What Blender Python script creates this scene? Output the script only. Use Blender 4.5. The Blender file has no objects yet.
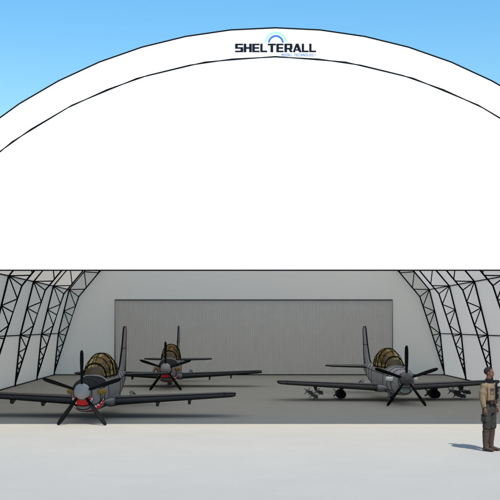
import bpy, math, random
from math import sin, cos, pi, radians, sqrt
from mathutils import Vector, Matrix
random.seed(4)
S = bpy.context.scene
C = S.collection

# ------------------------------------------------------------------ materials
def mat(name, col, rough=0.7, metal=0.0, noise=0.0, nscale=3.0, bump=0.0, bscale=40.0, spec=.25):
    m = bpy.data.materials.new(name); m.use_nodes = True
    nt = m.node_tree; b = nt.nodes['Principled BSDF']
    b.inputs['Roughness'].default_value = rough
    b.inputs['Metallic'].default_value = metal
    b.inputs['Specular IOR Level'].default_value = spec if max(col) > .03 else .05
    b.inputs['Base Color'].default_value = (*col, 1)
    tc = nt.nodes.new('ShaderNodeTexCoord')
    if noise:
        n = nt.nodes.new('ShaderNodeTexNoise'); n.inputs['Scale'].default_value = nscale
        n.inputs['Detail'].default_value = 6; n.inputs['Roughness'].default_value = .6
        nt.links.new(tc.outputs['Object'], n.inputs['Vector'])
        r = nt.nodes.new('ShaderNodeMapRange')
        r.inputs['From Min'].default_value = .3; r.inputs['From Max'].default_value = .7
        r.inputs['To Min'].default_value = 1 - noise; r.inputs['To Max'].default_value = 1 + noise
        nt.links.new(n.outputs['Fac'], r.inputs['Value'])
        v = nt.nodes.new('ShaderNodeVectorMath'); v.operation = 'SCALE'
        v.inputs[0].default_value = col
        nt.links.new(r.outputs['Result'], v.inputs['Scale'])
        nt.links.new(v.outputs[0], b.inputs['Base Color'])
    if bump:
        n = nt.nodes.new('ShaderNodeTexNoise'); n.inputs['Scale'].default_value = bscale
        n.inputs['Detail'].default_value = 4
        nt.links.new(tc.outputs['Object'], n.inputs['Vector'])
        bm = nt.nodes.new('ShaderNodeBump'); bm.inputs['Strength'].default_value = bump
        bm.inputs['Distance'].default_value = .01
        nt.links.new(n.outputs['Fac'], bm.inputs['Height'])
        nt.links.new(bm.outputs['Normal'], b.inputs['Normal'])
    return m

def fabric(name, col, trans, tint=(1, .96, .90)):
    """Coated membrane: some daylight comes through it."""
    m = bpy.data.materials.new(name); m.use_nodes = True
    nt = m.node_tree; nt.nodes.remove(nt.nodes['Principled BSDF'])
    out = nt.nodes['Material Output']
    d = nt.nodes.new('ShaderNodeBsdfDiffuse'); d.inputs['Color'].default_value = (*col, 1)
    t = nt.nodes.new('ShaderNodeBsdfTranslucent'); t.inputs['Color'].default_value = (*tint, 1)
    mx = nt.nodes.new('ShaderNodeMixShader'); mx.inputs[0].default_value = trans
    nt.links.new(d.outputs[0], mx.inputs[1]); nt.links.new(t.outputs[0], mx.inputs[2])
    nt.links.new(mx.outputs[0], out.inputs['Surface'])
    return m

M = {}
M['ink'] = mat('black_trim', (.004, .004, .004), .8)
M['steel'] = mat('black_painted_steel', (.004, .004, .004), .7)
M['concrete'] = mat('apron_concrete', (.316, .299, .262), .95, noise=.03, nscale=.6, bump=.15, bscale=30)
M['white_pvc'] = mat('white_pvc', (.78, .78, .78), .7, noise=.008, nscale=.5)
M['roof_pvc'] = fabric('roof_membrane_fabric', (.88, .85, .81), .34)
M['lining'] = fabric('grey_lining_fabric', (.93, .89, .84), .17)
M['lining_back'] = fabric('rear_lining_fabric', (.94, .865, .785), .36, (1, .85, .67))  # same lining, colour warmed and translucency raised to cancel blue skylight
M['lining_left'] = fabric('left_lining_fabric', (.94, .865, .785), .33, (1, .85, .67))  # same lining on the sunless side, missing sunlight made up in colour and translucency
M['shutter'] = mat('corrugated_shutter_steel', (.58, .57, .55), .75, noise=.03, nscale=2)
M['navy'] = mat('navy_lettering', (.006, .009, .018), .6)
M['blue'] = mat('blue_lettering', (.02, .11, .62), .6)
M['cyan'] = mat('cyan_lettering', (.25, .80, .92), .6)
M['hull_grey'] = mat('fuselage_grey_paint', (.17, .17, .175), .5, noise=.08, nscale=4)
M['hull_pale'] = mat('fuselage_pale_paint', (.27, .27, .275), .5, noise=.08, nscale=4)
M['glare'] = mat('antiglare_black_paint', (.022, .023, .025), .8, noise=.15, nscale=5)
M['wing_dark'] = mat('wing_dark_paint', (.035, .035, .037), .6, noise=.12, nscale=4)
M['wing_grey'] = mat('wing_mid_grey_paint', (.075, .075, .077), .6, noise=.12, nscale=4)
M['spin_pale'] = mat('spinner_pale_paint', (.27, .265, .27), .45)
M['spin_dark'] = mat('spinner_dark_paint', (.085, .085, .09), .4)
M['blade'] = mat('blade_black_paint', (.006, .006, .006), .5)
M['amber'] = mat('amber_exhaust_paint', (.21, .12, .014), .5, noise=.2, nscale=14)
M['white_metal'] = mat('pale_exhaust_metal', (.75, .75, .75), .4)
M['seat'] = mat('seat_brown_fabric', (.022, .014, .005), .8, noise=.3, nscale=12)
M['seat_light'] = mat('seat_ochre_fabric', (.26, .16, .045), .8, noise=.3, nscale=12)
M['red'] = mat('shark_mouth_red', (.62, .008, .01), .5)
M['tooth'] = mat('shark_tooth_white', (.78, .76, .76), .5)
M['bomb'] = mat('bomb_dark_paint', (.008, .008, .008), .6)
M['missile'] = mat('missile_blue_grey_paint', (.05, .06, .075), .5)
M['lens'] = mat('sensor_lens', (.02, .02, .025), .15)
M['skin'] = mat('skin_brown', (.115, .052, .032), .6, noise=.12, nscale=18)
M['hair'] = mat('hair_grey_black', (.018, .016, .016), .85, noise=.35, nscale=70, bump=.6, bscale=120)
M['jacket'] = mat('jacket_tan_cloth', (.140, .100, .060), .9, noise=.12, nscale=9, bump=.6, bscale=25)
M['trouser'] = mat('trouser_grey_green_cloth', (.030, .029, .025), .9, noise=.14, nscale=8, bump=.6, bscale=22)
M['boot'] = mat('boot_brown_leather', (.040, .027, .020), .8, noise=.2, nscale=10, bump=.5, bscale=25)
M['sole'] = mat('boot_sole_black', (.012, .01, .01), .8)
M['black_cloth'] = mat('black_webbing', (.008, .008, .008), .9, bump=.4, bscale=60)
M['pouch'] = mat('pouch_dark_brown', (.035, .018, .012), .7)
M['eye'] = mat('eye_dark', (.01, .008, .008), .3)
M['lip'] = mat('lip_dark', (.16, .05, .04), .5)
# amber canopy glass
g = bpy.data.materials.new('amber_canopy_glass'); g.use_nodes = True
nt = g.node_tree; nt.nodes.remove(nt.nodes['Principled BSDF'])
tr = nt.nodes.new('ShaderNodeBsdfTransparent'); tr.inputs[0].default_value = (.92, .80, .48, 1)
gl = nt.nodes.new('ShaderNodeBsdfGlossy'); gl.inputs[0].default_value = (.9, .85, .7, 1); gl.inputs['Roughness'].default_value = .08
df = nt.nodes.new('ShaderNodeBsdfDiffuse'); df.inputs[0].default_value = (.42, .34, .12, 1)
m1 = nt.nodes.new('ShaderNodeMixShader'); m1.inputs[0].default_value = .06
m2 = nt.nodes.new('ShaderNodeMixShader'); m2.inputs[0].default_value = .06
nt.links.new(tr.outputs[0], m1.inputs[1]); nt.links.new(df.outputs[0], m1.inputs[2])
nt.links.new(m1.outputs[0], m2.inputs[1]); nt.links.new(gl.outputs[0], m2.inputs[2])
nt.links.new(m2.outputs[0], nt.nodes['Material Output'].inputs['Surface'])
M['glass'] = g

# ------------------------------------------------------------------ mesh builder
class MB:
    def __init__(s): s.v = []; s.f = []; s.m = []; s.sm = []
    def add(s, vs, fs, mi=0, smooth=False):
        o = len(s.v); s.v += [tuple(p) for p in vs]
        for f in fs: s.f.append([o + i for i in f]); s.m.append(mi); s.sm.append(smooth)
    def box(s, a, b, mi=0):
        x0, y0, z0 = a; x1, y1, z1 = b
        vs = [(x, y, z) for z in (z0, z1) for y in (y0, y1) for x in (x0, x1)]
        s.add(vs, [(0, 2, 3, 1), (4, 5, 7, 6), (0, 1, 5, 4), (2, 6, 7, 3), (0, 4, 6, 2), (1, 3, 7, 5)], mi)
    def prism(s, poly, vec, mi=0):
        n = len(poly); vec = Vector(vec); P = [Vector(p) for p in poly]
        vs = P + [p + vec for p in P]
        s.add(vs, [tuple(range(n))[::-1], tuple(range(n, 2 * n))] + [(i, (i + 1) % n, n + (i + 1) % n, n + i) for i in range(n)], mi)
    def rings(s, rs, mi=0, smooth=True, caps=True):
        n = len(rs[0]); vs = [p for r in rs for p in r]; fs = []
        for i in range(len(rs) - 1):
            for j in range(n):
                k = (j + 1) % n
                fs.append((i * n + j, i * n + k, (i + 1) * n + k, (i + 1) * n + j))
        s.add(vs, fs, mi, smooth)
        if caps:
            s.add(rs[0], [tuple(range(n))[::-1]], mi); s.add(rs[-1], [tuple(range(n))], mi)
    def tube(s, pts, r, mi=0, n=6, closed=False, smooth=True):
        P = [Vector(p) for p in pts]
        if not hasattr(r, '__len__'): r = [r] * len(P)
        N = len(P); rs = []
        for i, p in enumerate(P):
            if closed: d = P[(i + 1) % N] - P[i - 1]
            else: d = P[min(i + 1, N - 1)] - P[max(i - 1, 0)]
            d = d.normalized() if d.length > 1e-9 else Vector((0, 0, 1))
            u = Vector((0, 0, 1)) if abs(d.z) < .9 else Vector((0, 1, 0))
            a = d.cross(u).normalized(); b = d.cross(a)
            rs.append([p + (a * cos(2 * pi * k / n) + b * sin(2 * pi * k / n)) * r[i] for k in range(n)])
        if closed: rs.append(rs[0])
        s.rings(rs, mi, smooth, caps=not closed)
    def ell(s, c, r, mi=0, nu=16, nv=10, rot=None):
        rs = []
        for i in range(nv + 1):
            t = -pi / 2 + pi * i / nv; cr = max(cos(t), 1e-3)
            ring = []
            for j in range(nu):
                q = Vector((r[0] * cr * cos(2 * pi * j / nu), r[1] * cr * sin(2 * pi * j / nu), r[2] * sin(t)))
                if rot: q = rot @ q
                ring.append(Vector(c) + q)
            rs.append(ring)
        s.rings(rs, mi)
    def mesh(s, name, mats):
        me = bpy.data.meshes.new(name); me.from_pydata(s.v, [], s.f)
        for m in mats: me.materials.append(m)
        me.polygons.foreach_set('material_index', s.m); me.polygons.foreach_set('use_smooth', s.sm)
        me.update(); return me
    def build(s, name, mats, parent=None, label=None):
        if not isinstance(mats, (list, tuple)): mats = [mats]
        o = bpy.data.objects.new(name, s.mesh(name, mats)); C.objects.link(o)
        if parent: o.parent = parent
        if label: o['label'] = label
        return o

def thing(name, label, cat, loc=(0, 0, 0), rz=0, group=None):
    o = bpy.data.objects.new(name, None); C.objects.link(o); o.empty_display_size = .3
    o.location = loc; o.rotation_euler = (0, 0, rz); o['label'] = label; o['category'] = cat
    if group: o['group'] = group
    return o
def tag(o, label, cat, group=None):
    o['label'] = label; o['category'] = cat
    if group: o['group'] = group
def copy_tree(o, parent=None):
    c = o.copy(); C.objects.link(c); c.parent = parent
    for ch in list(o.children): copy_tree(ch, c)
    return c

# ------------------------------------------------------------------ camera, light
F = 1142.0; CX, HY = 228.0, 325.5
cam = bpy.data.cameras.new('camera'); co = bpy.data.objects.new('camera', cam); C.objects.link(co)
cam.sensor_width = 36; cam.lens = 36 * F / 500; cam.shift_x = (250 - CX) / 500; cam.shift_y = (HY - 250) / 500
cam.clip_end = 8000; cam.clip_start = .05
co.location = (0, 0, 2.8); co.rotation_euler = (pi / 2, 0, 0); S.camera = co

sv = Vector((.28, -.85, 1)).normalized()
sun = bpy.data.lights.new('sun', 'SUN'); so = bpy.data.objects.new('sun', sun); C.objects.link(so)
sun.energy = 4.0; sun.angle = radians(.5); sun.color = (1, .965, .915)
so.rotation_euler = sv.to_track_quat('Z', 'Y').to_euler(); so.location = (0, 0, 40)
w = bpy.data.worlds.new('World'); S.world = w; w.use_nodes = True
nt = w.node_tree; bg = nt.nodes['Background']
sk = nt.nodes.new('ShaderNodeTexSky'); sk.sky_type = 'NISHITA'; sk.sun_disc = False
sk.sun_elevation = math.asin(sv.z); sk.sun_rotation = math.atan2(sv.x, sv.y)
sk.air_density = 1.8; sk.dust_density = .2; sk.ozone_density = 9.0; sk.altitude = 0
hs = nt.nodes.new('ShaderNodeHueSaturation'); hs.inputs['Saturation'].default_value = 1.25
nt.links.new(sk.outputs[0], hs.inputs['Color']); nt.links.new(hs.outputs[0], bg.inputs[0]); bg.inputs[1].default_value = .096
S.view_settings.view_transform = 'Standard'; S.view_settings.look = 'None'
S.view_settings.exposure = .75; S.view_settings.gamma = 1
S.cycles.use_denoising = True
S.cycles.max_bounces = 10; S.cycles.diffuse_bounces = 6; S.cycles.transparent_max_bounces = 16

# ------------------------------------------------------------------ ground
b = MB(); b.add([(-3000, -3000, 0), (3000, -3000, 0), (3000, 3000, 0), (-3000, 3000, 0)], [(0, 1, 2, 3)])
o = b.build('ground', M['concrete']); o['kind'] = 'structure'

# ------------------------------------------------------------------ shelter
XC, YF, YB = 1.195, 28.91, 64.34
R, ZC = 11.87, -1.54
STEP = radians(5.5)
def half_profile(Rr, low):           # from the foot up to the apex, (half width, z)
    return low + [(Rr * sin(k * STEP), ZC + Rr * cos(k * STEP)) for k in range(9, -1, -1)]
OUT = half_profile(R, [(11.0, 0), (10.76, 2.35), (10.15, 4.82)])
shelter = thing('aircraft_shelter', 'white arched fabric shelter with black steel trusses, open front and name on its arch', 'aircraft shelter', (XC, YF, 0))
def full(prof): return [(-x, z) for x, z in prof] + [(x, z) for x, z in reversed(prof[:-1])]
DEP = YB - YF
FO = full(OUT)
# roof membrane (thin shell; coordinates local to the shelter's empty)
b = MB(); t = .03
top = [[(x, y, z) for x, z in FO] for y in (.02, DEP)]
n = len(FO)
def strip(name, pts, m):
    b = MB(); n = len(pts)
    b.add([(x, .02, z) for x, z in pts] + [(x, DEP, z) for x, z in pts], [(i, i + 1, n + i + 1, n + i) for i in range(n - 1)])
    b.build(name, m, shelter)
kl = [p for p in FO if p[0] < 0 and p[1] < 7.0]; kr = [p for p in FO if p[0] > 0 and p[1] < 7.0]
strip('side_membrane', kl, M['lining_left']); strip('side_membrane', kr, M['lining'])
strip('roof_membrane', FO[len(kl) - 1:len(FO) - len(kr) + 1], M['roof_pvc'])
# back wall with an opening for the shutter
DX0, DX1, DZ = -6.36 - XC, 9.26 - XC, 4.24
b = MB(); yb = DEP + .01
L = [p for p in FO if p[0] < 0]; Rr_ = [p for p in FO if p[0] > 0]
apex = OUT[-1]
b.add([(x, yb, z) for x, z in [(-11, 0), (-10.76, 2.35), (-10.294, 4.24), (DX0, 4.24), (DX0, 0)]], [(0, 1, 2, 3, 4)])
b.add([(x, yb, z) for x, z in [(DX1, 0), (DX1, 4.24), (10.294, 4.24), (10.76, 2.35), (11, 0)]], [(0, 1, 2, 3, 4)])
up = [(-10.294, 4.24)] + [p for p in FO if p[1] > 4.3] + [(10.294, 4.24)]
b.add([(x, yb, z) for x, z in up], [tuple(range(len(up)))])
b.build('back_wall', M['lining_back'], shelter)
# side linings, inside the trusses' outer chord
# base trim
b = MB(); q = .028
b.tube([(-11, .1, q), (-11, DEP, q)], q); b.tube([(11, .1, q), (11, DEP, q)], q)
b.tube([(-11, DEP - .03, q), (11, DEP - .03, q)], q)
b.build('base_rail', M['steel'], shelter)
# front header: ring band and infill panel
Ri, ZI = 11.37, -1.77
inner = [(Ri * sin(k * STEP), ZI + Ri * cos(k * STEP)) for k in range(11, -1, -1)]
FI = full(inner)
HZ = 4.20
b = MB()
OU2 = full([(11.0, 0), (10.76, 2.35), (10.15, 4.82)] + OUT[3:])
# band: outer profile k 10..0 with inner ring
oo = full([(10.15, 4.82)] + OUT[3:]); ii = full([(Ri * sin(k * STEP), ZI + Ri * cos(k * STEP)) for k in range(10, -1, -1)])
nn = len(oo)
vs = [(x, 0, z) for x, z in oo] + [(x, 0, z) for x, z in ii] + [(x, .04, z) for x, z in oo] + [(x, .04, z) for x, z in ii]
fs = []
for i in range(nn - 1):
    fs += [(i, i + 1, nn + i + 1, nn + i), (2 * nn + i, 3 * nn + i, 3 * nn + i + 1, 2 * nn + i + 1), (i, 2 * nn + i, 2 * nn + i + 1, i + 1), (nn + i, nn + i + 1, 3 * nn + i + 1, 3 * nn + i)]
b.add(vs, fs)
b.build('front_arch_band', M['white_pvc'], shelter)
b = MB()
poly = [(-10.27, HZ)] + ii + [(10.27, HZ)]
b.prism([(x, .003, z) for x, z in poly], (0, .03, 0))
b.build('header_panel', M['white_pvc'], shelter)
# front legs below the header
b = MB()
for s in (-1, 1):
    b = MB(); b.prism([(s * x, 0, z) for x, z in [(11.0, 0), (10.76, 2.35), (10.29, 4.2), (9.98, 4.2), (10.35, 2.35), (10.6, 0)]], (0, .04, 0))
    b.build('front_post', M['white_pvc'], shelter)
# edge cords
def tape(b, prof, w0, w1, y):
    cz = ZC; vs = []
    for x, z in prof:
        d = Vector((x, z - cz)).normalized()
        vs += [(x + d.x * w0, y, z + d.y * w0), (x + d.x * w1, y, z + d.y * w1), (x + d.x * w0, .02, z + d.y * w0), (x + d.x * w1, .02, z + d.y * w1)]
    for i in range(len(prof) - 1):
        k = 4 * i
        b.add([vs[k], vs[k + 1], vs[k + 5], vs[k + 4], vs[k + 2], vs[k + 3], vs[k + 7], vs[k + 6]], [(0, 1, 2, 3), (0, 3, 7, 4), (1, 5, 6, 2)])
b = MB(); tape(b, oo, -.012, .024, -.003)
b.build('outer_edge_cord', M['ink'], shelter)
b = MB(); tape(b, ii, -.013, .013, -.003)
lace = []
for k in range(-18, 19):          # second, coarser lacing line crossing the first
    a = k * STEP * 1.63; lace.append((Ri * sin(a) , ZI + (Ri + .012) * cos(a)))
lace = [p for p in lace if p[1] > 4.8]
tape(b, lace, -.012, .012, -.004)
b.build('inner_edge_cord', M['ink'], shelter)
b = MB(); b.tube([(-10.27, .005, HZ), (10.27, .005, HZ)], .021)
b.build('header_bottom_rail', M['ink'], shelter)
# shutter: corrugated
door = None
b = MB(); p = .125; x = DX0 - .04; y0, y1 = DEP - .0, DEP - .022; pts = []
while x < DX1 + .06:
    pts += [(x, y0), (x + p * .42, y0), (x + p * .5, y1), (x + p * .92, y1)]; x += p
pts = [q_ for q_ in pts if q_[0] < DX1 + .06]
n = len(pts)
b.add([(x, y, .03) for x, y in pts] + [(x, y, DZ + .01) for x, y in pts], [(i, i + 1, n + i + 1, n + i) for i in range(n - 1)])
door = b.build('shutter_door', M['shutter'], shelter)
b = MB(); yy = DEP - .08
b.tube([(DX0, yy, .0), (DX0, yy, DZ), (DX1, yy, DZ), (DX1, yy, 0)], .027, n=4)
b.build('door_frame', M['steel'], door)
# trusses
Rin = 11.17
IN_low = [(11.0, 0), (10.21, 2.52), (9.58, 4.42), (8.43, 5.80)]
INR = IN_low + [(Rin * sin(k * STEP), ZC + Rin * cos(k * STEP)) for k in range(8, -1, -1)]
def at_z(prof, z):
    for (x0, z0), (x1, z1) in zip(prof, prof[1:]):
        if z0 <= z <= z1: return (x0 + (x1 - x0) * (z - z0) / (z1 - z0), z)
    return prof[-1]
OC = [(x - .035, z) for x, z in OUT[:3]] + [(x * (R - .04) / R, ZC + (z - ZC) * (R - .04) / R) for x, z in OUT[3:]]
web = [('o', 2.35, 'i', 2.80), ('o', 2.35, 'i', 2.25), ('o', 2.35, 'i', 1.78), ('i', 1.78, 'o', 1.55), ('o', 1.55, 'i', 1.22),
       ('i', 1.22, 'o', .98), ('o', .98, 'i', .72), ('i', .72, 'o', .55), ('o', 3.61, 'i', 3.88), ('o', 3.61, 'i', 3.34), ('o', 3.61, 'i', 2.80),
       ('o', 4.82, 'i', 4.84), ('o', 4.82, 'i', 4.42), ('o', 4.82, 'i', 3.88), ('o', 5.82, 'i', 4.92), ('o', 5.82, 'i', 5.76),
       ('i', 5.76, 'o', 6.75), ('o', 6.75, 'i', 6.8), ('i', 6.8, 'o', 7.7), ('o', 7.7, 'i', 7.4), ('i', 7.4, 'o', 8.4), ('o', 8.4, 'i', 8.2), ('i', 8.2, 'o', 9.2), ('o', 9.2, 'i', 8.9), ('i', 8.9, 'o', 9.8)]
tr0 = None
b = MB()
b.tube([(x, 0, z) for x, z in full(OC)], .041, n=6); b.tube([(x, 0, z) for x, z in full(INR)], .038, n=6)
for s in (-1, 1):
    for a, za, c_, zc in web:
        pa = at_z(OC if a == 'o' else INR, za); pc = at_z(OC if c_ == 'o' else INR, zc)
        b.tube([(s * pa[0], 0, pa[1]), (s * pc[0], 0, pc[1])], .028, n=5)
tr0 = b.build('truss', M['steel'], shelter)
ys = [34.6, 40.5, 46.45, 52.4, 58.35, 64.15]
for i, y in enumerate(ys):
    o = tr0 if i == 0 else tr0.copy()
    if i: C.objects.link(o); o.parent = shelter
    o.location = (0, y - YF, 0)
for z in (2.35, 4.82):
    for s in (-1, 1):
        b = MB(); x = at_z(OC, z)[0]
        b.tube([(s * x, .06, z), (s * x, DEP - .03, z)], .027, n=6)
        b.build('purlin', M['steel'], shelter)
# lettering on the band
def px(x, y): return ((x - CX) * YF / F - XC, 2.8 - (y - HY) * YF / F)
x0, z0 = px(235.0, 52.3); x1, z1 = px(316.3, 43.6)
GL = {   # heavy extended capitals on a 1 x 1 cell, butted pieces
 'S': [[(0, .02), (.03, 0), (.97, 0), (1, .03), (1, .20), (0, .20)], [(.66, .20), (1, .20), (1, .36), (.66, .36)], [(0, .60), (0, .44), (.05, .40), (.66, .40), (.66, .36), (1, .36), (1, .54), (.95, .60)], [(0, .60), (.34, .60), (.34, .80), (0, .80)], [(0, .80), (.98, .80), (.98, .97), (.95, 1), (.05, 1), (0, .96)]],
 'H': [[(0, 0), (.34, 0), (.34, 1), (0, 1)], [(.34, .39), (.66, .39), (.66, .61), (.34, .61)], [(.66, 0), (1, 0), (1, 1), (.66, 1)]],
 'E': [[(0, 0), (.34, 0), (.34, 1), (0, 1)], [(.34, 0), (.96, 0), (.96, .20), (.34, .20)], [(.34, .40), (.90, .40), (.90, .60), (.34, .60)], [(.34, .80), (.96, .80), (.96, 1), (.34, 1)]],
 'L': [[(0, 0), (.34, 0), (.34, 1), (0, 1)], [(.34, 0), (.98, 0), (.98, .21), (.34, .21)]],
 'T': [[(.33, 0), (.67, 0), (.67, .79), (.33, .79)], [(0, .79), (1, .79), (1, 1), (0, 1)]],
 'R': [[(0, 0), (.34, 0), (.34, 1), (0, 1)], [(.34, .80), (.98, .80), (.96, .96), (.90, 1), (.34, 1)], [(.65, .52), (.99, .52), (.99, .80), (.65, .80)], [(.34, .32), (.88, .32), (.97, .38), (.99, .52), (.34, .52)], [(.52, .32), (.70, 0), (1.03, 0), (.84, .32)]],
 'A': [[(-.04, 0), (.27, 0), (.58, 1), (.34, 1)], [(.58, 1), (.45, .58), (.73, 0), (1.04, 0), (.66, 1)], [(.34, .18), (.64, .18), (.56, .36), (.40, .36)]]}
GL.update({
 'M': [[(0, 0), (.26, 0), (.26, 1), (0, 1)], [(.26, .60), (.5, .25), (.5, .62), (.26, 1)], [(.5, .25), (.74, .60), (.74, 1), (.5, .62)], [(.74, 0), (1, 0), (1, 1), (.74, 1)]],
 'O': [[(0, 0), (.27, 0), (.27, 1), (0, 1)], [(.27, 0), (.73, 0), (.73, .22), (.27, .22)], [(.27, .78), (.73, .78), (.73, 1), (.27, 1)], [(.73, .04), (1, .04), (1, .96), (.73, .96)]],
 'C': [[(0, .04), (.27, .04), (.27, .96), (0, .96)], [(.27, 0), (.98, 0), (.98, .24), (.27, .24)], [(.27, .76), (.98, .76), (.98, 1), (.27, 1)]],
 'N': [[(0, 0), (.26, 0), (.26, 1), (0, 1)], [(.26, .60), (.74, 0), (.74, .40), (.26, 1)], [(.74, 0), (1, 0), (1, 1), (.74, 1)]],
 'G': [[(0, .04), (.27, .04), (.27, .96), (0, .96)], [(.27, 0), (.98, 0), (.98, .22), (.27, .22)], [(.27, .78), (.98, .78), (.98, 1), (.27, 1)], [(.73, .22), (.98, .22), (.98, .54), (.73, .54)]],
 'Y': [[(.36, 0), (.64, 0), (.64, .45), (.36, .45)], [(.36, .45), (.5, .55), (.28, 1), (-.04, 1)], [(.5, .55), (.64, .45), (1.04, 1), (.72, 1)]]})
GL['D'] = GL['O']
WID = {'E': .93, 'L': .86, 'A': 1.02, 'M': 1.15, ' ': .5}
def sign(text, name, m, x0, z0, x1, z1, gap):
    tot = sum(WID.get(c, 1) for c in text) + gap * (len(text) - 1); u_ = (x1 - x0) / tot; b = MB(); x = x0
    for c in text:
        w_ = WID.get(c, 1)
        for pl in GL.get(c, []): b.add([(x + u * w_ * u_, -.002, z0 + v * (z1 - z0)) for u, v in pl], [tuple(range(len(pl)))])
        x += (w_ + gap) * u_
    b.build(name, m, shelter)
sign('SHELTERALL', 'name_lettering', M['navy'], x0, z0, x1, z1, .035)
x0, z0 = px(281.5, 56.4); x1, z1 = px(316.0, 53.6)
sign('MODEL TECHNOLOGY', 'small_lettering', M['blue'], x0, z0, x1, z1, .22)
for nm, r0, r1, m, yo in (('blue_logo_arc', 6.0, 8.0, 'blue', 0), ('cyan_logo_arc', 9.3, 11.3, 'cyan', 0)):
    b = MB(); cxx, czz = px(275.9, 43.0); k_ = YF / F; vs = []; fs = []
    lo = radians(3)
    for i in range(33):
        a = lo + (pi - 2 * lo) * i / 32
        for r in (r0, r1): vs.append((cxx + r * k_ * cos(a), -.002, czz + r * k_ * sin(a)))
    for i in range(32): fs.append((2 * i, 2 * i + 1, 2 * i + 3, 2 * i + 2))
    b.add(vs, fs); b.build(nm, M[m], shelter)

# ------------------------------------------------------------------ aircraft
# local: nose at y=0, tail towards +y, x sideways, z up; ground is z=0
SEC = [(.14, .25, 1.14, .66), (.30, .31, 1.18, .50), (.7, .41, 1.25, .36), (1.3, .435, 1.29, .32), (2.0, .44, 1.33, .31), (3.0, .44, 1.36, .30),
       (4.2, .43, 1.38, .32), (5.2, .38, 1.36, .38), (6.2, .30, 1.32, .50), (7.2, .20, 1.27, .64), (8.2, .11, 1.23, .82), (8.9, .04, 1.16, .96)]
def sec_at(y):
    for a, c_ in zip(SEC, SEC[1:]):
        if a[0] <= y <= c_[0]:
            t = (y - a[0]) / (c_[0] - a[0]); return tuple(a[i] + (c_[i] - a[i]) * t for i in range(4))
    return SEC[-1]
def fpt(y, a, off=0.0):              # point on the fuselage skin; a = 0 right side, 90 top
    _, hw, zt, zb = sec_at(y); ca, sa = cos(a), sin(a); e = .8
    x = (hw + off) * math.copysign(abs(ca) ** e, ca)
    zc = zb + (zt - zb) * .48
    z = zc + ((zt - zc + off) if sa > 0 else (zc - zb + off)) * math.copysign(abs(sa) ** e, sa)
    return (x, y, z)
def ring_line(b, y, a0, a1, r=.012, off=.002, mi=1, n=14):
    r *= 1.3
    b.tube([fpt(y, a0 + (a1 - a0) * i / n, off) for i in range(n + 1)], r, mi, 5)
def long_line(b, y0, y1, a, r=.012, off=.002, mi=1, n=14):
    r *= 1.2
    b.tube([fpt(y0 + (y1 - y0) * i / n, a, off) for i in range(n + 1)], r, mi, 5)
def airfoil(y0, c, th, zc, x, n=9):
    pts = []
    for i in range(n + 1):
        t = 1 - i / n; pts.append((x, y0 + c * t, zc + th * (1.35 * sqrt(t) * (1 - t) ** .9)))
    for i in range(1, n):
        t = i / n; pts.append((x, y0 + c * t, zc - th * (1.1 * sqrt(t) * (1 - t) ** .9)))
    return pts

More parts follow.
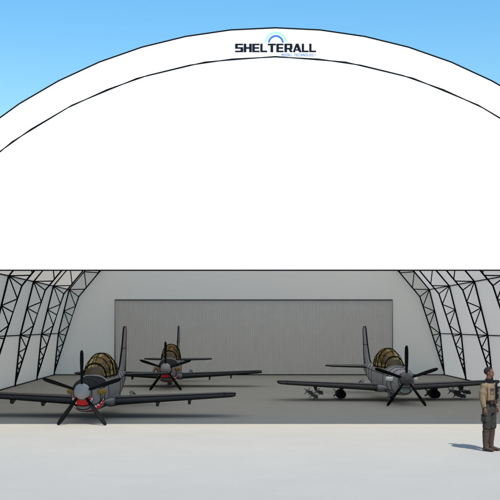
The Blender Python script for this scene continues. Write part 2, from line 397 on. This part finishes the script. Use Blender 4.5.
def make_plane(shark, label):
    t = thing('propeller_aircraft', label, 'aircraft', group='propeller aircraft parked in the shelter')
    hull = M['hull_grey'] if shark else M['hull_pale']; wm = M['wing_dark'] if shark else M['wing_grey']
    ink = M['ink']
    # fuselage
    b = MB(); N = 28
    b.rings([[fpt(s[0], 2 * pi * j / N) for j in range(N)] for s in SEC])
    for y in (.16, .72, 1.35, 2.15, 4.9, 5.9, 7.2): ring_line(b, y, 0, 2 * pi, .011, n=26)
    for a in (20, 160, -35, 215, -65, 245): long_line(b, .2, 8.6, radians(a), .010)
    b.build('fuselage', [hull, ink], t)
    # antiglare panel in front of the windscreen
    if shark:
        b = MB(); rs = []
        ys = [.2 + i * .15 for i in range(13)]; A = [radians(28 + 124 * j / 12) for j in range(13)]
        vs = [fpt(y, a, .008) for y in ys for a in A]
        b.add(vs, [(i * 13 + j, i * 13 + j + 1, (i + 1) * 13 + j + 1, (i + 1) * 13 + j) for i in range(12) for j in range(12)], 0, True)
        b.build('antiglare_panel', M['glare'], t)
    # canopy
    cs = [(1.75, .05, 1.32), (1.95, .24, 1.46), (2.25, .34, 1.66), (2.7, .40, 1.84), (3.3, .42, 1.94), (3.9, .41, 1.93), (4.5, .37, 1.80), (4.95, .28, 1.60), (5.3, .10, 1.38)]
    def cp(i, a, off=0):
        y, hw, zt = cs[i]; zb = 1.22
        return ((hw + off) * cos(a) ** 1 if abs(cos(a)) > 1e-9 else 0, y, zb + (zt - zb + off) * sin(a) ** .85)
    b = MB(); A = [pi * j / 16 for j in range(17)]
    vs = [cp(i, a) for i in range(len(cs)) for a in A]
    b.add(vs, [(i * 17 + j, i * 17 + j + 1, (i + 1) * 17 + j + 1, (i + 1) * 17 + j) for i in range(len(cs) - 1) for j in range(16)], 0, True)
    can = b.build('canopy', M['glass'], t)
    b = MB()
    b.tube([cp(2, a, .006) for a in A], .024, 0); b.tube([cp(4, a, .006) for a in A], .020, 0); b.tube([cp(6, a, .006) for a in A], .018, 0)
    b.tube([cp(0, a, .01) for a in A], .015, 0); b.tube([cp(3, a, .004) for a in A], .012, 0); b.tube([cp(5, a, .004) for a in A], .014, 0); b.tube([cp(7, a, .006) for a in A], .014, 0)
    for a in (0, pi): b.tube([(cp(i, a)[0], cp(i, a)[1], 1.27) for i in range(len(cs))], .024, 0)
    b.tube([cp(i, pi / 2, .004) for i in range(2, len(cs))], .012, 0)
    b.build('canopy_frame', ink, can)
    # windscreen base fairing, pale
    b = MB(); b.tube([fpt(1.62 + .55 * abs(cos(a)) ** 1.2, a, .012) for a in [radians(22 + 136 * j / 14) for j in range(15)]], .032, 0)
    b.build('windscreen_fairing', M['spin_pale'], t)
    # cockpit: seats and panels
    for y, z in ((2.75, 1.08), (3.85, 1.12)):
        b = MB()
        b.box((-.2, y, z), (.2, y + .35, z + .12)); b.prism([(-.19, y + .3, z), (.19, y + .3, z), (.17, y + .42, z + .55), (-.17, y + .42, z + .55)], (0, .1, .02))
        b.box((-.10, y + .38, z + .56), (.10, y + .5, z + .74), 1)
        b.box((-.15, y + .26, z + .25), (-.05, y + .34, z + .52), 1); b.box((.05, y + .26, z + .25), (.15, y + .34, z + .52), 1)
        b.tube([(-.2, y + .42, z + .5), (-.2, y + .5, z + .66), (.2, y + .5, z + .66), (.2, y + .42, z + .5)], .02, 0)
        b.build('seat', [M['seat'], M['seat_light']], t)
    for y in (2.15, 3.35):
        b = MB(); b.prism([(-.28, y, 1.25), (.28, y, 1.25), (.24, y, 1.47), (.12, y, 1.55), (-.12, y, 1.55), (-.24, y, 1.47)], (0, .16, 0))
        b.build('instrument_panel', M['seat'], t)
    # exhaust stacks
    for s in (-1, 1):
        b = MB(); a = [(s * .34, .58, .91), (s * .43, .66, .91), (s * .50, .85, .91), (s * .46, 1.15, .90)]
        b.tube(a, [.070, .085, .085, .06], 0, 10); b.tube([(s * .42, .60, .91), (s * .47, .66, .91)], [.02, .02], 1)
        b.build('exhaust', [M['amber'] if shark else M['white_metal'], ink], t)
    # chin intake / lower cowl
    b = MB(); rs = []
    for y, hw, z0_, z1_ in ((.24, .20, .42, .62), (.5, .26, .35, .62), (1.1, .28, .31, .58), (1.9, .2, .32, .5)):
        rs.append([(hw * cos(2 * pi * j / 16), y, (z0_ + z1_) / 2 + (z1_ - z0_) / 2 * sin(2 * pi * j / 16)) for j in range(16)])
    b.rings(rs); b.tube([Vector(p) for p in rs[0]], .013, 1, 5, closed=True); b.tube([Vector(p) for p in rs[1]], .009, 1, 5, closed=True)
    b.build('chin_intake', [hull, ink], t)
    if shark:
        # open shark mouth painted round the chin, teeth along both jaws
        def mp(y, a, off): return fpt(y, a, off)
        b = MB(); n = 30; lo, hi = radians(-176), radians(-4)
        vs = []; U = []; Lw = []
        for i in range(n + 1):
            u = i / n; a = lo + (hi - lo) * u
            e = abs(2 * u - 1)                      # 1 at the corners of the mouth
            yu = .24 + .80 * e ** 2.6; wd = .72 * (1 - e ** 5) + .04
            U.append((yu, a)); Lw.append((yu + wd, a))
        # extrude outwards past the intake
        off = .03
        rowa = [mp(y, a, off) for y, a in U]; rowb = [mp((y1 + y2) / 2, a, off + .01) for (y1, a), (y2, _) in zip(U, Lw)]; rowc = [mp(y, a, off) for y, a in Lw]
        m_ = n + 1
        b.add(rowa + rowb + rowc, [(i, i + 1, m_ + i + 1, m_ + i) for i in range(n)] + [(m_ + i, m_ + i + 1, 2 * m_ + i + 1, 2 * m_ + i) for i in range(n)], 0, True)
        # front face of the mouth below the spinner
        nf = 20; vs = []
        for i in range(nf + 1):
            a = radians(-165 + 150 * i / nf)
            p1 = Vector(mp(.24, a, .03)); c0 = Vector((0, .20, .93))
            vs += [p1, c0 + (p1 - c0) * .60]
        for v in vs: v.y = .135
        b.add(vs, [(2 * i, 2 * i + 1, 2 * i + 3, 2 * i + 2) for i in range(nf)], 0)
        for i in range(1, nf, 2):
            if abs(i - nf / 2) < 3.2: continue
            p0, p1, p2 = vs[2 * (i - 1)], vs[2 * (i + 1)], vs[2 * i] * .40 + vs[2 * i + 1] * .60
            b.add([(p.x, .127, p.z) for p in (p0, p1, p2)], [(0, 1, 2)], 1)
        b.tube([(v.x, .130, v.z) for v in vs[0::2]], .013, 2, 5)
        for i in range(0, n, 2):
            if i + 2 > n: break
            for row, d in ((U, 1), (Lw, -1)):
                (ya, aa), (yb_, ab) = row[i], row[i + 2]
                ym, am = (U[i + 1][0] + Lw[i + 1][0]) / 2, U[i + 1][1]
                b.add([mp(ya, aa, off + .006), mp(yb_, ab, off + .006), mp(row[i + 1][0] * .35 + ym * .65, am, off + .018)], [(0, 1, 2)], 1)
        b.tube(rowa, .010, 2, 5); b.tube(rowc, .010, 2, 5)
        b.build('shark_mouth', [M['red'], M['tooth'], ink], t, 'red shark mouth with white teeth')
    # wings
    for s in (-1, 1):
        b = MB()
        st = [(.30, 2.35, 2.2, .26, .48), (1.2, 2.50, 1.9, .235, .53), (2.6, 2.72, 1.45, .18, .60), (3.85, 2.92, 1.08, .14, .665), (4.09, 3.0, .9, .12, .675), (4.17, 3.15, .6, .08, .68)]
        rs = [airfoil(y0, c_, th, zc, s * x) for x, y0, c_, th, zc in st]
        if s > 0: rs = [r[::-1] for r in rs]
        b.rings(rs)
        def edge(tt, up):
            out = []
            for x, y0, c_, th, zc in st:
                k = 1.35 if up > 0 else -1.1
                out.append((s * x, y0 + c_ * tt, zc + k * th * sqrt(tt) * (1 - tt) ** .9 + up * .003))
            return out
        le = [(s * x, y0 - .004, zc) for x, y0, c_, th, zc in st]; te = [(s * x, y0 + c_, zc) for x, y0, c_, th, zc in st]
        b.tube(te, .020, 1, 5); b.tube(edge(.10, 1), .015, 1, 5); b.tube(edge(.18, -1), .020, 1, 5); b.tube(edge(.72, 1), .010, 1, 5)
        b.tube([Vector(p) for p in rs[-1]], .014, 1, 5, closed=True); b.tube([Vector(p) for p in rs[-3]], .008, 1, 5, closed=True)
        b.tube([Vector(p) for p in rs[0]], .014, 1, 5, closed=True)
        wing = b.build('wing', [wm, ink], t)
        # pylons: thin open-sided plates with a black rim
        for x, y0 in ((1.78, 3.1), (2.76, 3.15)):
            zt_ = .50 if x < 2 else .56
            P = [(s * x - .02, y0, zt_), (s * x - .02, y0 + .04, zt_ - .17), (s * x - .02, y0 + .18, zt_ - .19), (s * x - .02, y0 + .85, zt_ - .02)]
            b = MB(); b.prism(P, (.04, 0, 0))
            for dx in (-.002, .042): b.tube([(p[0] + dx, p[1], p[2]) for p in P], .012, 1, 5)
            b.build('pylon', [hull if shark else wm, ink], wing)
        # wing root fairing, pale
        b = MB(); rs = []
        for y, x, z, q in ((1.5, .40, .60, .02), (1.9, .46, .58, .09), (2.4, .56, .54, .15), (3.2, .58, .50, .16), (4.3, .50, .50, .15), (5.2, .38, .56, .06)):
            rs.append([(s * (x - q * .8) + q * cos(2 * pi * j / 12), y, z - .03 + q * sin(2 * pi * j / 12)) for j in range(12)])
        b.rings(rs); b.tube([rs[k][2 if s > 0 else 4] for k in range(6)], .011, 1, 5)
        b.tube([Vector(p) for p in rs[2]], .011, 1, 5, closed=True)
        b.build('wing_root_fairing', [hull, ink], t)
        b = MB(); b.tube([(s * .86, 3.9, .62), (s * .86, 4.1, .68), (s * .88, 4.35, .68), (s * .92, 4.6, .60)], [.015, .05, .055, .02], 0, 10)
        b.tube([(s * .86 + .053 * cos(2 * pi * j / 12), 4.12, .68 + .053 * sin(2 * pi * j / 12)) for j in range(12)], .010, 1, 5, closed=True)
        b.build('step_fairing', [hull, ink], t)
        # tailplane
        b = MB(); st = [(.05, 7.55, 1.3, .11, 1.08), (1.45, 8.05, .80, .08, 1.10), (1.64, 8.15, .62, .06, 1.11), (1.70, 8.28, .4, .035, 1.11)]
        rs = [airfoil(y0, c_, th, zc, s * x) for x, y0, c_, th, zc in st]
        if s > 0: rs = [r[::-1] for r in rs]
        b.rings(rs); b.tube([(s * x, y0, zc) for x, y0, c_, th, zc in st], .022, 1, 6); b.tube([(s * x, y0 + c_, zc) for x, y0, c_, th, zc in st], .014, 1, 5)
        b.tube([(s * x, y0 + c_ * .6, zc + th * .62) for x, y0, c_, th, zc in st], .009, 1, 5)
        b.tube([Vector(p) for p in rs[-1]], .012, 1, 5, closed=True)
        b.build('tailplane', [wm, ink], t)
    # fin with rudder
    b = MB()
    st = [(1.15, 6.9, 2.0, .13), (1.4, 7.55, 1.45, .12), (2.0, 8.1, 1.02, .10), (2.5, 8.42, .80, .085), (2.68, 8.52, .68, .07), (2.755, 8.65, .42, .04)]
    rs = []
    for z, y0, c_, th in st:
        ring = []
        for i in range(10): tt = 1 - i / 9; ring.append((th * 1.5 * sqrt(tt) * (1 - tt) ** .8, y0 + c_ * tt, z))
        for i in range(1, 9): tt = i / 9; ring.append((-th * 1.5 * sqrt(tt) * (1 - tt) ** .8, y0 + c_ * tt, z))
        rs.append(ring)
    b.rings(rs)
    b.tube([(0, y0 - .002, z) for z, y0, c_, th in st] + [(0, y0 + c_, z) for z, y0, c_, th in reversed(st)], .027, 1, 6)
    for s in (-1, 1): b.tube([(s * th * .62, y0 + c_ * .65, z) for z, y0, c_, th in st], .010, 1, 5)
    b.tube([Vector(p) for p in rs[2]], .012, 1, 5, closed=True)
    b.build('fin', [hull, ink], t)
    # propeller: spinner with five blades
    b = MB(); rs = []; N = 24
    for y, r in ((.13, .23), (.05, .23), (-.06, .212), (-.17, .17), (-.26, .11), (-.31, .05), (-.325, .005)):
        rs.append([(r * cos(2 * pi * j / N), y, .945 + r * sin(2 * pi * j / N)) for j in range(N)][::-1])
    b.rings(rs)
    b.tube([(.232 * cos(2 * pi * j / N), .12, .945 + .232 * sin(2 * pi * j / N)) for j in range(N)], .011, 1, 5, closed=True)
    sp = b.build('propeller_spinner', [M['spin_pale'] if shark else M['spin_dark'], ink], t)
    for k in range(5):
        a = radians(90 + 72 * k); ra = Vector((cos(a), 0, sin(a))); ta = Vector((-sin(a), 0, cos(a))); b = MB(); rs = []
        for r, c_, tw, th in ((.18, .045, 60, .035), (.34, .060, 55, .030), (.6, .072, 42, .020), (.9, .070, 30, .014), (1.08, .060, 25, .010), (1.14, .040, 24, .008), (1.165, .015, 24, .005)):
            tw = radians(tw); u = ta * cos(tw) + Vector((0, 1, 0)) * sin(tw); v = -ta * sin(tw) + Vector((0, 1, 0)) * cos(tw)
            rs.append([Vector((0, 0, .945)) + ra * r + u * c_ * cos(2 * pi * j / 10) + v * th * sin(2 * pi * j / 10) for j in range(10)])
        b.rings(rs); b.build('propeller_blade', M['blade'], sp)
    # whip aerials
    b = MB(); b.prism([(-.012, 5.75, 1.3), (-.012, 6.05, 1.3), (-.012, 6.0, 1.58), (-.012, 5.92, 1.58)], (.024, 0, 0)); b.build('aerial', ink, t)
    return t

def turret(t, x, y):
    b = MB(); b.ell((x, y, .20), (.12, .12, .14)); b.tube([(x, y, .22), (x, y, .40)], .10, 0, 12); b.ell((x, y - .105, .19), (.055, .03, .055), 1)
    b.tube([(x + .122 * cos(2 * pi * j / 14), y + .122 * sin(2 * pi * j / 14), .20) for j in range(14)], .010, 2, 5, closed=True)
    b.build('sensor_turret', [M['hull_grey'], M['lens'], M['ink']], t)
def place(t, X, D, yaw): t.location = (X, D, 0); t.rotation_euler = (0, 0, -yaw)
pa = make_plane(True, 'dark grey aircraft with shark mouth at the front left, propeller reaching the sunlit apron')
pm = copy_tree(pa); pm['label'] = 'shark-mouthed aircraft farthest back, nose in front of the corrugated shutter'
pr = make_plane(False, 'pale grey aircraft without shark mouth, bombs and missiles hanging under its wings')
turret(pr, -.20, 1.9); turret(pm, .06, 1.9)
place(pa, -4.103, 32.04, .046); place(pm, -2.696, 49.26, .021); place(pr, 6.199, 39.65, -.045)

# stores under the right-hand aircraft, things of their own
RP = Matrix.Translation((6.199, 39.65, 0)) @ Matrix.Rotation(.045, 4, 'Z')
def store_at(o, x, y, z):
    o.location = RP @ Vector((x, y, z)); o.rotation_euler = (0, 0, .045)
def bomb_mesh():
    b = MB(); rs = []; N = 16
    for y, r in ((0, .01), (.08, .07), (.3, .14), (.7, .175), (1.1, .17), (1.55, .11), (1.85, .06)):
        rs.append([(r * cos(2 * pi * j / N), y, r * sin(2 * pi * j / N)) for j in range(N)])
    b.rings(rs)
    for k in range(4):
        a = pi / 4 + k * pi / 2; u = Vector((cos(a), 0, sin(a)))
        b.prism([u * .06 + Vector((0, 1.42, 0)), u * .21 + Vector((0, 1.62, 0)), u * .21 + Vector((0, 1.88, 0)), u * .04 + Vector((0, 1.88, 0))], Vector((-sin(a), 0, cos(a))) * .012)
    return b
o = bomb_mesh().build('bomb', M['bomb']); store_at(o, -1.78, 2.8, .215)
tag(o, 'black finned bomb left of the pale grey aircraft nose, under its inner wing', 'bomb', 'bombs under the pale grey aircraft')
o2 = o.copy(); C.objects.link(o2); store_at(o2, 1.78, 2.8, .215)
o2['label'] = 'black finned bomb right of the pale grey aircraft nose, towards the standing man'
def missile_mesh():
    b = MB(); rs = []; N = 10
    for y, r in ((0, .005), (.06, .03), (.18, .062), (1.6, .062), (1.66, .04)):
        rs.append([(r * cos(2 * pi * j / N), y, r * sin(2 * pi * j / N)) for j in range(N)])
    b.rings(rs)
    for y0, w_ in ((.35, .12), (1.42, .17)):
        for k in range(4):
            a = pi / 4 + k * pi / 2; u = Vector((cos(a), 0, sin(a)))
            b.prism([u * .03 + Vector((0, y0, 0)), u * w_ + Vector((0, y0 + .07, 0)), u * w_ + Vector((0, y0 + .14, 0)), u * .03 + Vector((0, y0 + .14, 0))], Vector((-sin(a), 0, cos(a))) * .014, 1)
    return b
ms = None
side = {-1: 'left of the pale aircraft nose', 1: 'beside the standing man'}
for s in (-1, 1):
    for dx, dz, wd in ((-.19, .17, 'upper left missile'), (.19, .17, 'upper right missile'), (0, .03, 'lowest missile')):
        if ms is None: o = ms = missile_mesh().build('missile', [M['missile'], M['bomb']])
        else: o = ms.copy(); C.objects.link(o)
        store_at(o, s * 2.78 + dx, 2.75, dz + .12)
        tag(o, wd + ' of the three-missile cluster ' + side[s], 'missile', 'missiles under the pale grey aircraft')

# ------------------------------------------------------------------ person
def fused(b, name, mats, parent, voxel, smooth=3, disp=0.0, pick=None, label=None):
    """Fuse overlapping lofts into one continuous skin."""
    me = b.mesh(name, mats); tmp = bpy.data.objects.new('tmp', me); C.objects.link(tmp)
    r = tmp.modifiers.new('r', 'REMESH'); r.mode = 'VOXEL'; r.voxel_size = voxel; r.use_smooth_shade = True
    s = tmp.modifiers.new('s', 'SMOOTH'); s.iterations = smooth; s.factor = .5
    if disp:
        tx = bpy.data.textures.new(name, 'CLOUDS'); tx.noise_scale = .06
        d = tmp.modifiers.new('d', 'DISPLACE'); d.texture = tx; d.strength = disp; d.mid_level = .5; d.texture_coords = 'LOCAL'
    dg = bpy.context.evaluated_depsgraph_get(); m2 = bpy.data.meshes.new_from_object(tmp.evaluated_get(dg)); m2.name = name
    bpy.data.objects.remove(tmp); m2.materials.clear()
    for m in mats: m2.materials.append(m)
    for p in m2.polygons:
        p.use_smooth = True; p.material_index = pick(p.center) if pick else 0
    o = bpy.data.objects.new(name, m2); C.objects.link(o); o.parent = parent
    if label: o['label'] = label
    return o
def oval(b, secs, n=20, mi=0):         # (z, hx, hy, xc, yc)
    b.rings([[(xc + hx * cos(2 * pi * j / n), yc + hy * sin(2 * pi * j / n), z) for j in range(n)] for z, hx, hy, xc, yc in secs], mi)

man = thing('person', 'man in tan jacket, grey trousers and tall brown boots standing on the apron', 'person', (5.83, 25.5, 0), radians(46))
HR = Matrix.Translation((0, .0, 1.64)) @ Matrix.Rotation(radians(24), 4, 'Z')
def hd(p): return HR @ Vector((p[0], p[1], p[2] - 1.64))
b = MB()
oval(b, [(.90, .15, .10, 0, 0), (1.0, .16, .11, 0, 0), (1.12, .145, .10, 0, 0), (1.3, .165, .11, 0, 0), (1.45, .185, .10, 0, .005), (1.53, .13, .075, 0, .01), (1.57, .07, .065, 0, .01)])
b.tube([(0, .015, 1.50), (0, .012, 1.58), (0, -.005, 1.70)], [.068, .06, .056], n=14)
HRm = HR.to_3x3()
b.ell(hd((0, .012, 1.775)), (.080, .100, .098), rot=HRm, nu=24, nv=16)          # skull
b.ell(hd((0, -.030, 1.715)), (.062, .066, .078), rot=HRm, nu=20, nv=14)         # face and jaw
b.ell(hd((0, -.072, 1.655)), (.026, .022, .018), rot=HRm)                       # chin
b.tube([hd((0, -.092, 1.752)), hd((0, -.108, 1.725)), hd((0, -.118, 1.712))], [.009, .012, .015], n=8)   # nose
for s in (-1, 1):
    b.ell(hd((s * .012, -.106, 1.708)), (.008, .010, .007), rot=HRm)
    b.ell(hd((s * .081, .008, 1.74)), (.008, .018, .031), rot=HRm)              # ear
    b.ell(hd((s * .030, -.086, 1.770)), (.024, .012, .008), rot=HRm)            # brow
    b.ell(hd((s * .040, -.070, 1.722)), (.018, .015, .014), rot=HRm)            # cheek
b.ell(hd((0, -.096, 1.688)), (.024, .010, .006), rot=HRm); b.ell(hd((0, -.094, 1.677)), (.020, .010, .006), rot=HRm)
for s in (-1, 1):
    b.tube([(s * .15, .01, 1.47), (s * .21, .01, 1.42), (s * .245, .02, 1.20), (s * .25, -.03, .99), (s * .25, -.04, .955)], [.06, .055, .043, .028, .027], n=12)
    b.tube([(s * .09, 0, .93), (s * .11, -.01, .52), (s * .11, .02, .36), (s * .11, .02, .09)], [.085, .055, .056, .036], n=12)
    b.tube([(s * .11, .04, .06), (s * .12, -.06, .045), (s * .125, -.15, .03)], [.04, .038, .03], n=10)
    # hand: palm, four curled fingers, thumb towards the front
    hx = s * .252
    b.rings([[(hx + .016 * cos(2 * pi * j / 12), -.04 + yo + w_ * sin(2 * pi * j / 12), z) for j in range(12)] for z, w_, yo in ((.965, .026, 0), (.935, .034, -.002), (.90, .041, -.005), (.872, .040, -.005))])
    for i, (yo, ln) in enumerate(((-.034, .072), (-.013, .082), (.009, .076), (.029, .06))):
        y = -.045 + yo; ix = -s
        b.tube([(hx, y, .895), (hx + ix * .002, y, .872 - ln * .10), (hx + ix * .010, y - .001, .872 - ln * .5), (hx + ix * .030, y - .002, .872 - ln * .80), (hx + ix * .046, y - .002, .872 - ln * .82)], [.0095, .0095, .0088, .008, .007], n=8)
    b.tube([(hx, -.065, .945), (hx - s * .008, -.092, .915), (hx - s * .016, -.100, .885), (hx - s * .022, -.096, .862)], [.013, .012, .010, .008], n=8)
fused(b, 'body', [M['skin']], man, .0052, 2)
for s in (-1, 1):
    b = MB(); b.ell(hd((s * .031, -.093, 1.752)), (.013, .006, .006), rot=HRm); b.build('eye', M['eye'], man)
# hair: close cropped cap over the skull
def hair_pick(p): return 0
b = MB(); rs = []
for i in range(9):
    ph = radians(90 - i * 14.5); ring = []
    for j in range(28):
        th = 2 * pi * j / 28; fr = max(0, -sin(th))
        e = ph if ph > 0 else ph * (1 - .0)
        lim = radians(34 * min(1, fr * 1.5) ** .8 - 52 * (1 - min(1, fr * 1.5))); ee = max(ph, lim)
        q_ = (.085 * cos(ee) * cos(th), .014 + .105 * cos(ee) * sin(th), 1.775 + .1025 * sin(ee))
        ring.append(hd(q_))
    rs.append(ring)
rs = rs[::-1]
b.rings(rs, caps=False)
b.build('hair', M['hair'], man)
# trousers
b = MB()
oval(b, [(.86, .17, .125, 0, 0), (.95, .178, .13, 0, 0), (1.05, .168, .125, 0, 0), (1.13, .158, .118, 0, 0)])
for s in (-1, 1):
    b.tube([(s * .09, 0, .95), (s * .105, -.005, .75), (s * .118, -.01, .58), (s * .118, -.008, .50)], [.105, .098, .092, .088], n=14)
    b.box((s * .205 - .022, -.06, .66), (s * .205 + .012, .07, .83))
fused(b, 'trousers', [M['trouser']], man, .010, 3, .022)
# boots with gaiters
for s in (-1, 1):
    b = MB(); b.tube([(s * .118, -.005, .53), (s * .116, .012, .40), (s * .114, .02, .22), (s * .113, .02, .09)], [.074, .078, .064, .055], n=14)
    b.rings([[(s * .116 + hw * cos(2 * pi * j / 14) + s * k_ , yc, zc_ + hh * sin(2 * pi * j / 14)) for j in range(14)] for yc, hw, hh, zc_, k_ in ((.085, .03, .035, .05, 0), (.06, .046, .05, .058, 0), (-.02, .05, .052, .06, .002), (-.10, .052, .038, .046, .008), (-.17, .045, .030, .038, .012), (-.205, .025, .02, .034, .014))])
    bo = fused(b, 'boot', [M['boot'], M['sole']], man, .008, 3, .010, pick=lambda c: 1 if c.z < .022 else 0)
    b = MB()
    b.tube([(s * .116 + .077 * cos(2 * pi * j / 14), .01 + .077 * sin(2 * pi * j / 14), .44) for j in range(14)], .006, 0, 5, closed=True)
    b.build('boot_strap', M['sole'], bo)
# jacket
b = MB()
oval(b, [(1.08, .182, .136, 0, 0), (1.14, .178, .134, 0, -.003), (1.25, .188, .140, 0, -.005), (1.38, .205, .143, 0, -.003), (1.46, .210, .128, 0, .004), (1.51, .170, .100, 0, .01), (1.545, .095, .078, 0, .01)])
for s in (-1, 1):
    b.tube([(s * .13, .01, 1.47), (s * .21, .012, 1.445), (s * .245, .018, 1.33), (s * .258, .02, 1.20), (s * .260, -.01, 1.08), (s * .256, -.03, .985)], [.080, .082, .078, .070, .062, .052], n=14)
jk = fused(b, 'jacket', [M['jacket']], man, .009, 5, .014)
b = MB()           # pocket, flap and seams on the chest, dark piping
def chest(x, z, off=.137):
    hx, hy = .20, .146; return (x, -hy * sqrt(max(0, 1 - (x / hx) ** 2)) - .010, z)
b.tube([chest(-.13, 1.40), chest(-.05, 1.40), chest(-.05, 1.28), chest(-.125, 1.28), chest(-.13, 1.40)], .005, 0, 5)
b.prism([chest(-.135, 1.405), chest(-.045, 1.405), chest(-.045, 1.37), chest(-.09, 1.355), chest(-.135, 1.37)], (0, -.006, 0))
b.tube([chest(0, 1.53), chest(0, 1.45), chest(0, 1.3), chest(0, 1.14)], .006, 0, 5)
b.tube([(-.165, -.06, 1.47), (-.185, -.075, 1.38), (-.18, -.075, 1.25), (-.172, -.06, 1.14)], .005, 0, 5)
b.build('chest_pocket', M['pouch'], jk)
b = MB()           # black collar and shoulder straps
oval(b, [(1.52, .145, .112, 0, .008), (1.55, .115, .098, 0, .008), (1.58, .088, .084, 0, .006), (1.615, .078, .080, 0, .004)], 20)
for s in (-1, 1):
    b.tube([(s * .07, -.07, 1.54), (s * .11, -.02, 1.556), (s * .14, .02, 1.545), (s * .13, .075, 1.50)], [.034, .04, .042, .034], n=8)
    b.tube([(s * .10, .0, 1.548), (s * .17, .01, 1.525), (s * .215, .012, 1.505)], [.036, .036, .028], n=8)
fused(b, 'collar', [M['black_cloth']], man, .008, 2)
b = MB()           # black load vest over the left half of the chest
oval_p = []
for i in range(9):
    z = 1.14 + i * .045; row = []
    for j in range(9):
        x = .035 + j * .02; hw = .215
        row.append((x, -.164 * sqrt(max(0, 1 - (x / hw) ** 2)) - .004, z))
    oval_p.append(row + [(p[0] * .9, p[1] * .8, p[2]) for p in reversed(row)])
b.rings(oval_p, smooth=False)
b.box((.07, -.168, 1.17), (.13, -.135, 1.28)); b.box((.07, -.165, 1.31), (.13, -.135, 1.42))
b.build('chest_rig', M['black_cloth'], man)
b = MB()           # belt
oval(b, [(1.085, .190, .145, 0, -.002), (1.135, .188, .144, 0, -.002)], 24)
belt = b.build('belt', M['black_cloth'], man)
b = MB()
for x, y, rz in ((-.045, -.160, .05), (.03, -.162, -.05), (-.12, -.13, .6)):
    b.box((x - .030, y - .025, 1.06), (x + .030, y + .02, 1.145)); b.box((x - .031, y - .030, 1.115), (x + .031, y - .02, 1.148))
b.build('belt_pouch', M['pouch'], belt)
b = MB(); b.prism([(.185, -.06, 1.1), (.185, .02, 1.1), (.185, .01, .86), (.185, -.04, .86)], (.035, 0, 0)); b.tube([(.2, -.05, 1.1), (.2, .0, 1.16)], .016)
b.build('holster', M['black_cloth'], man)
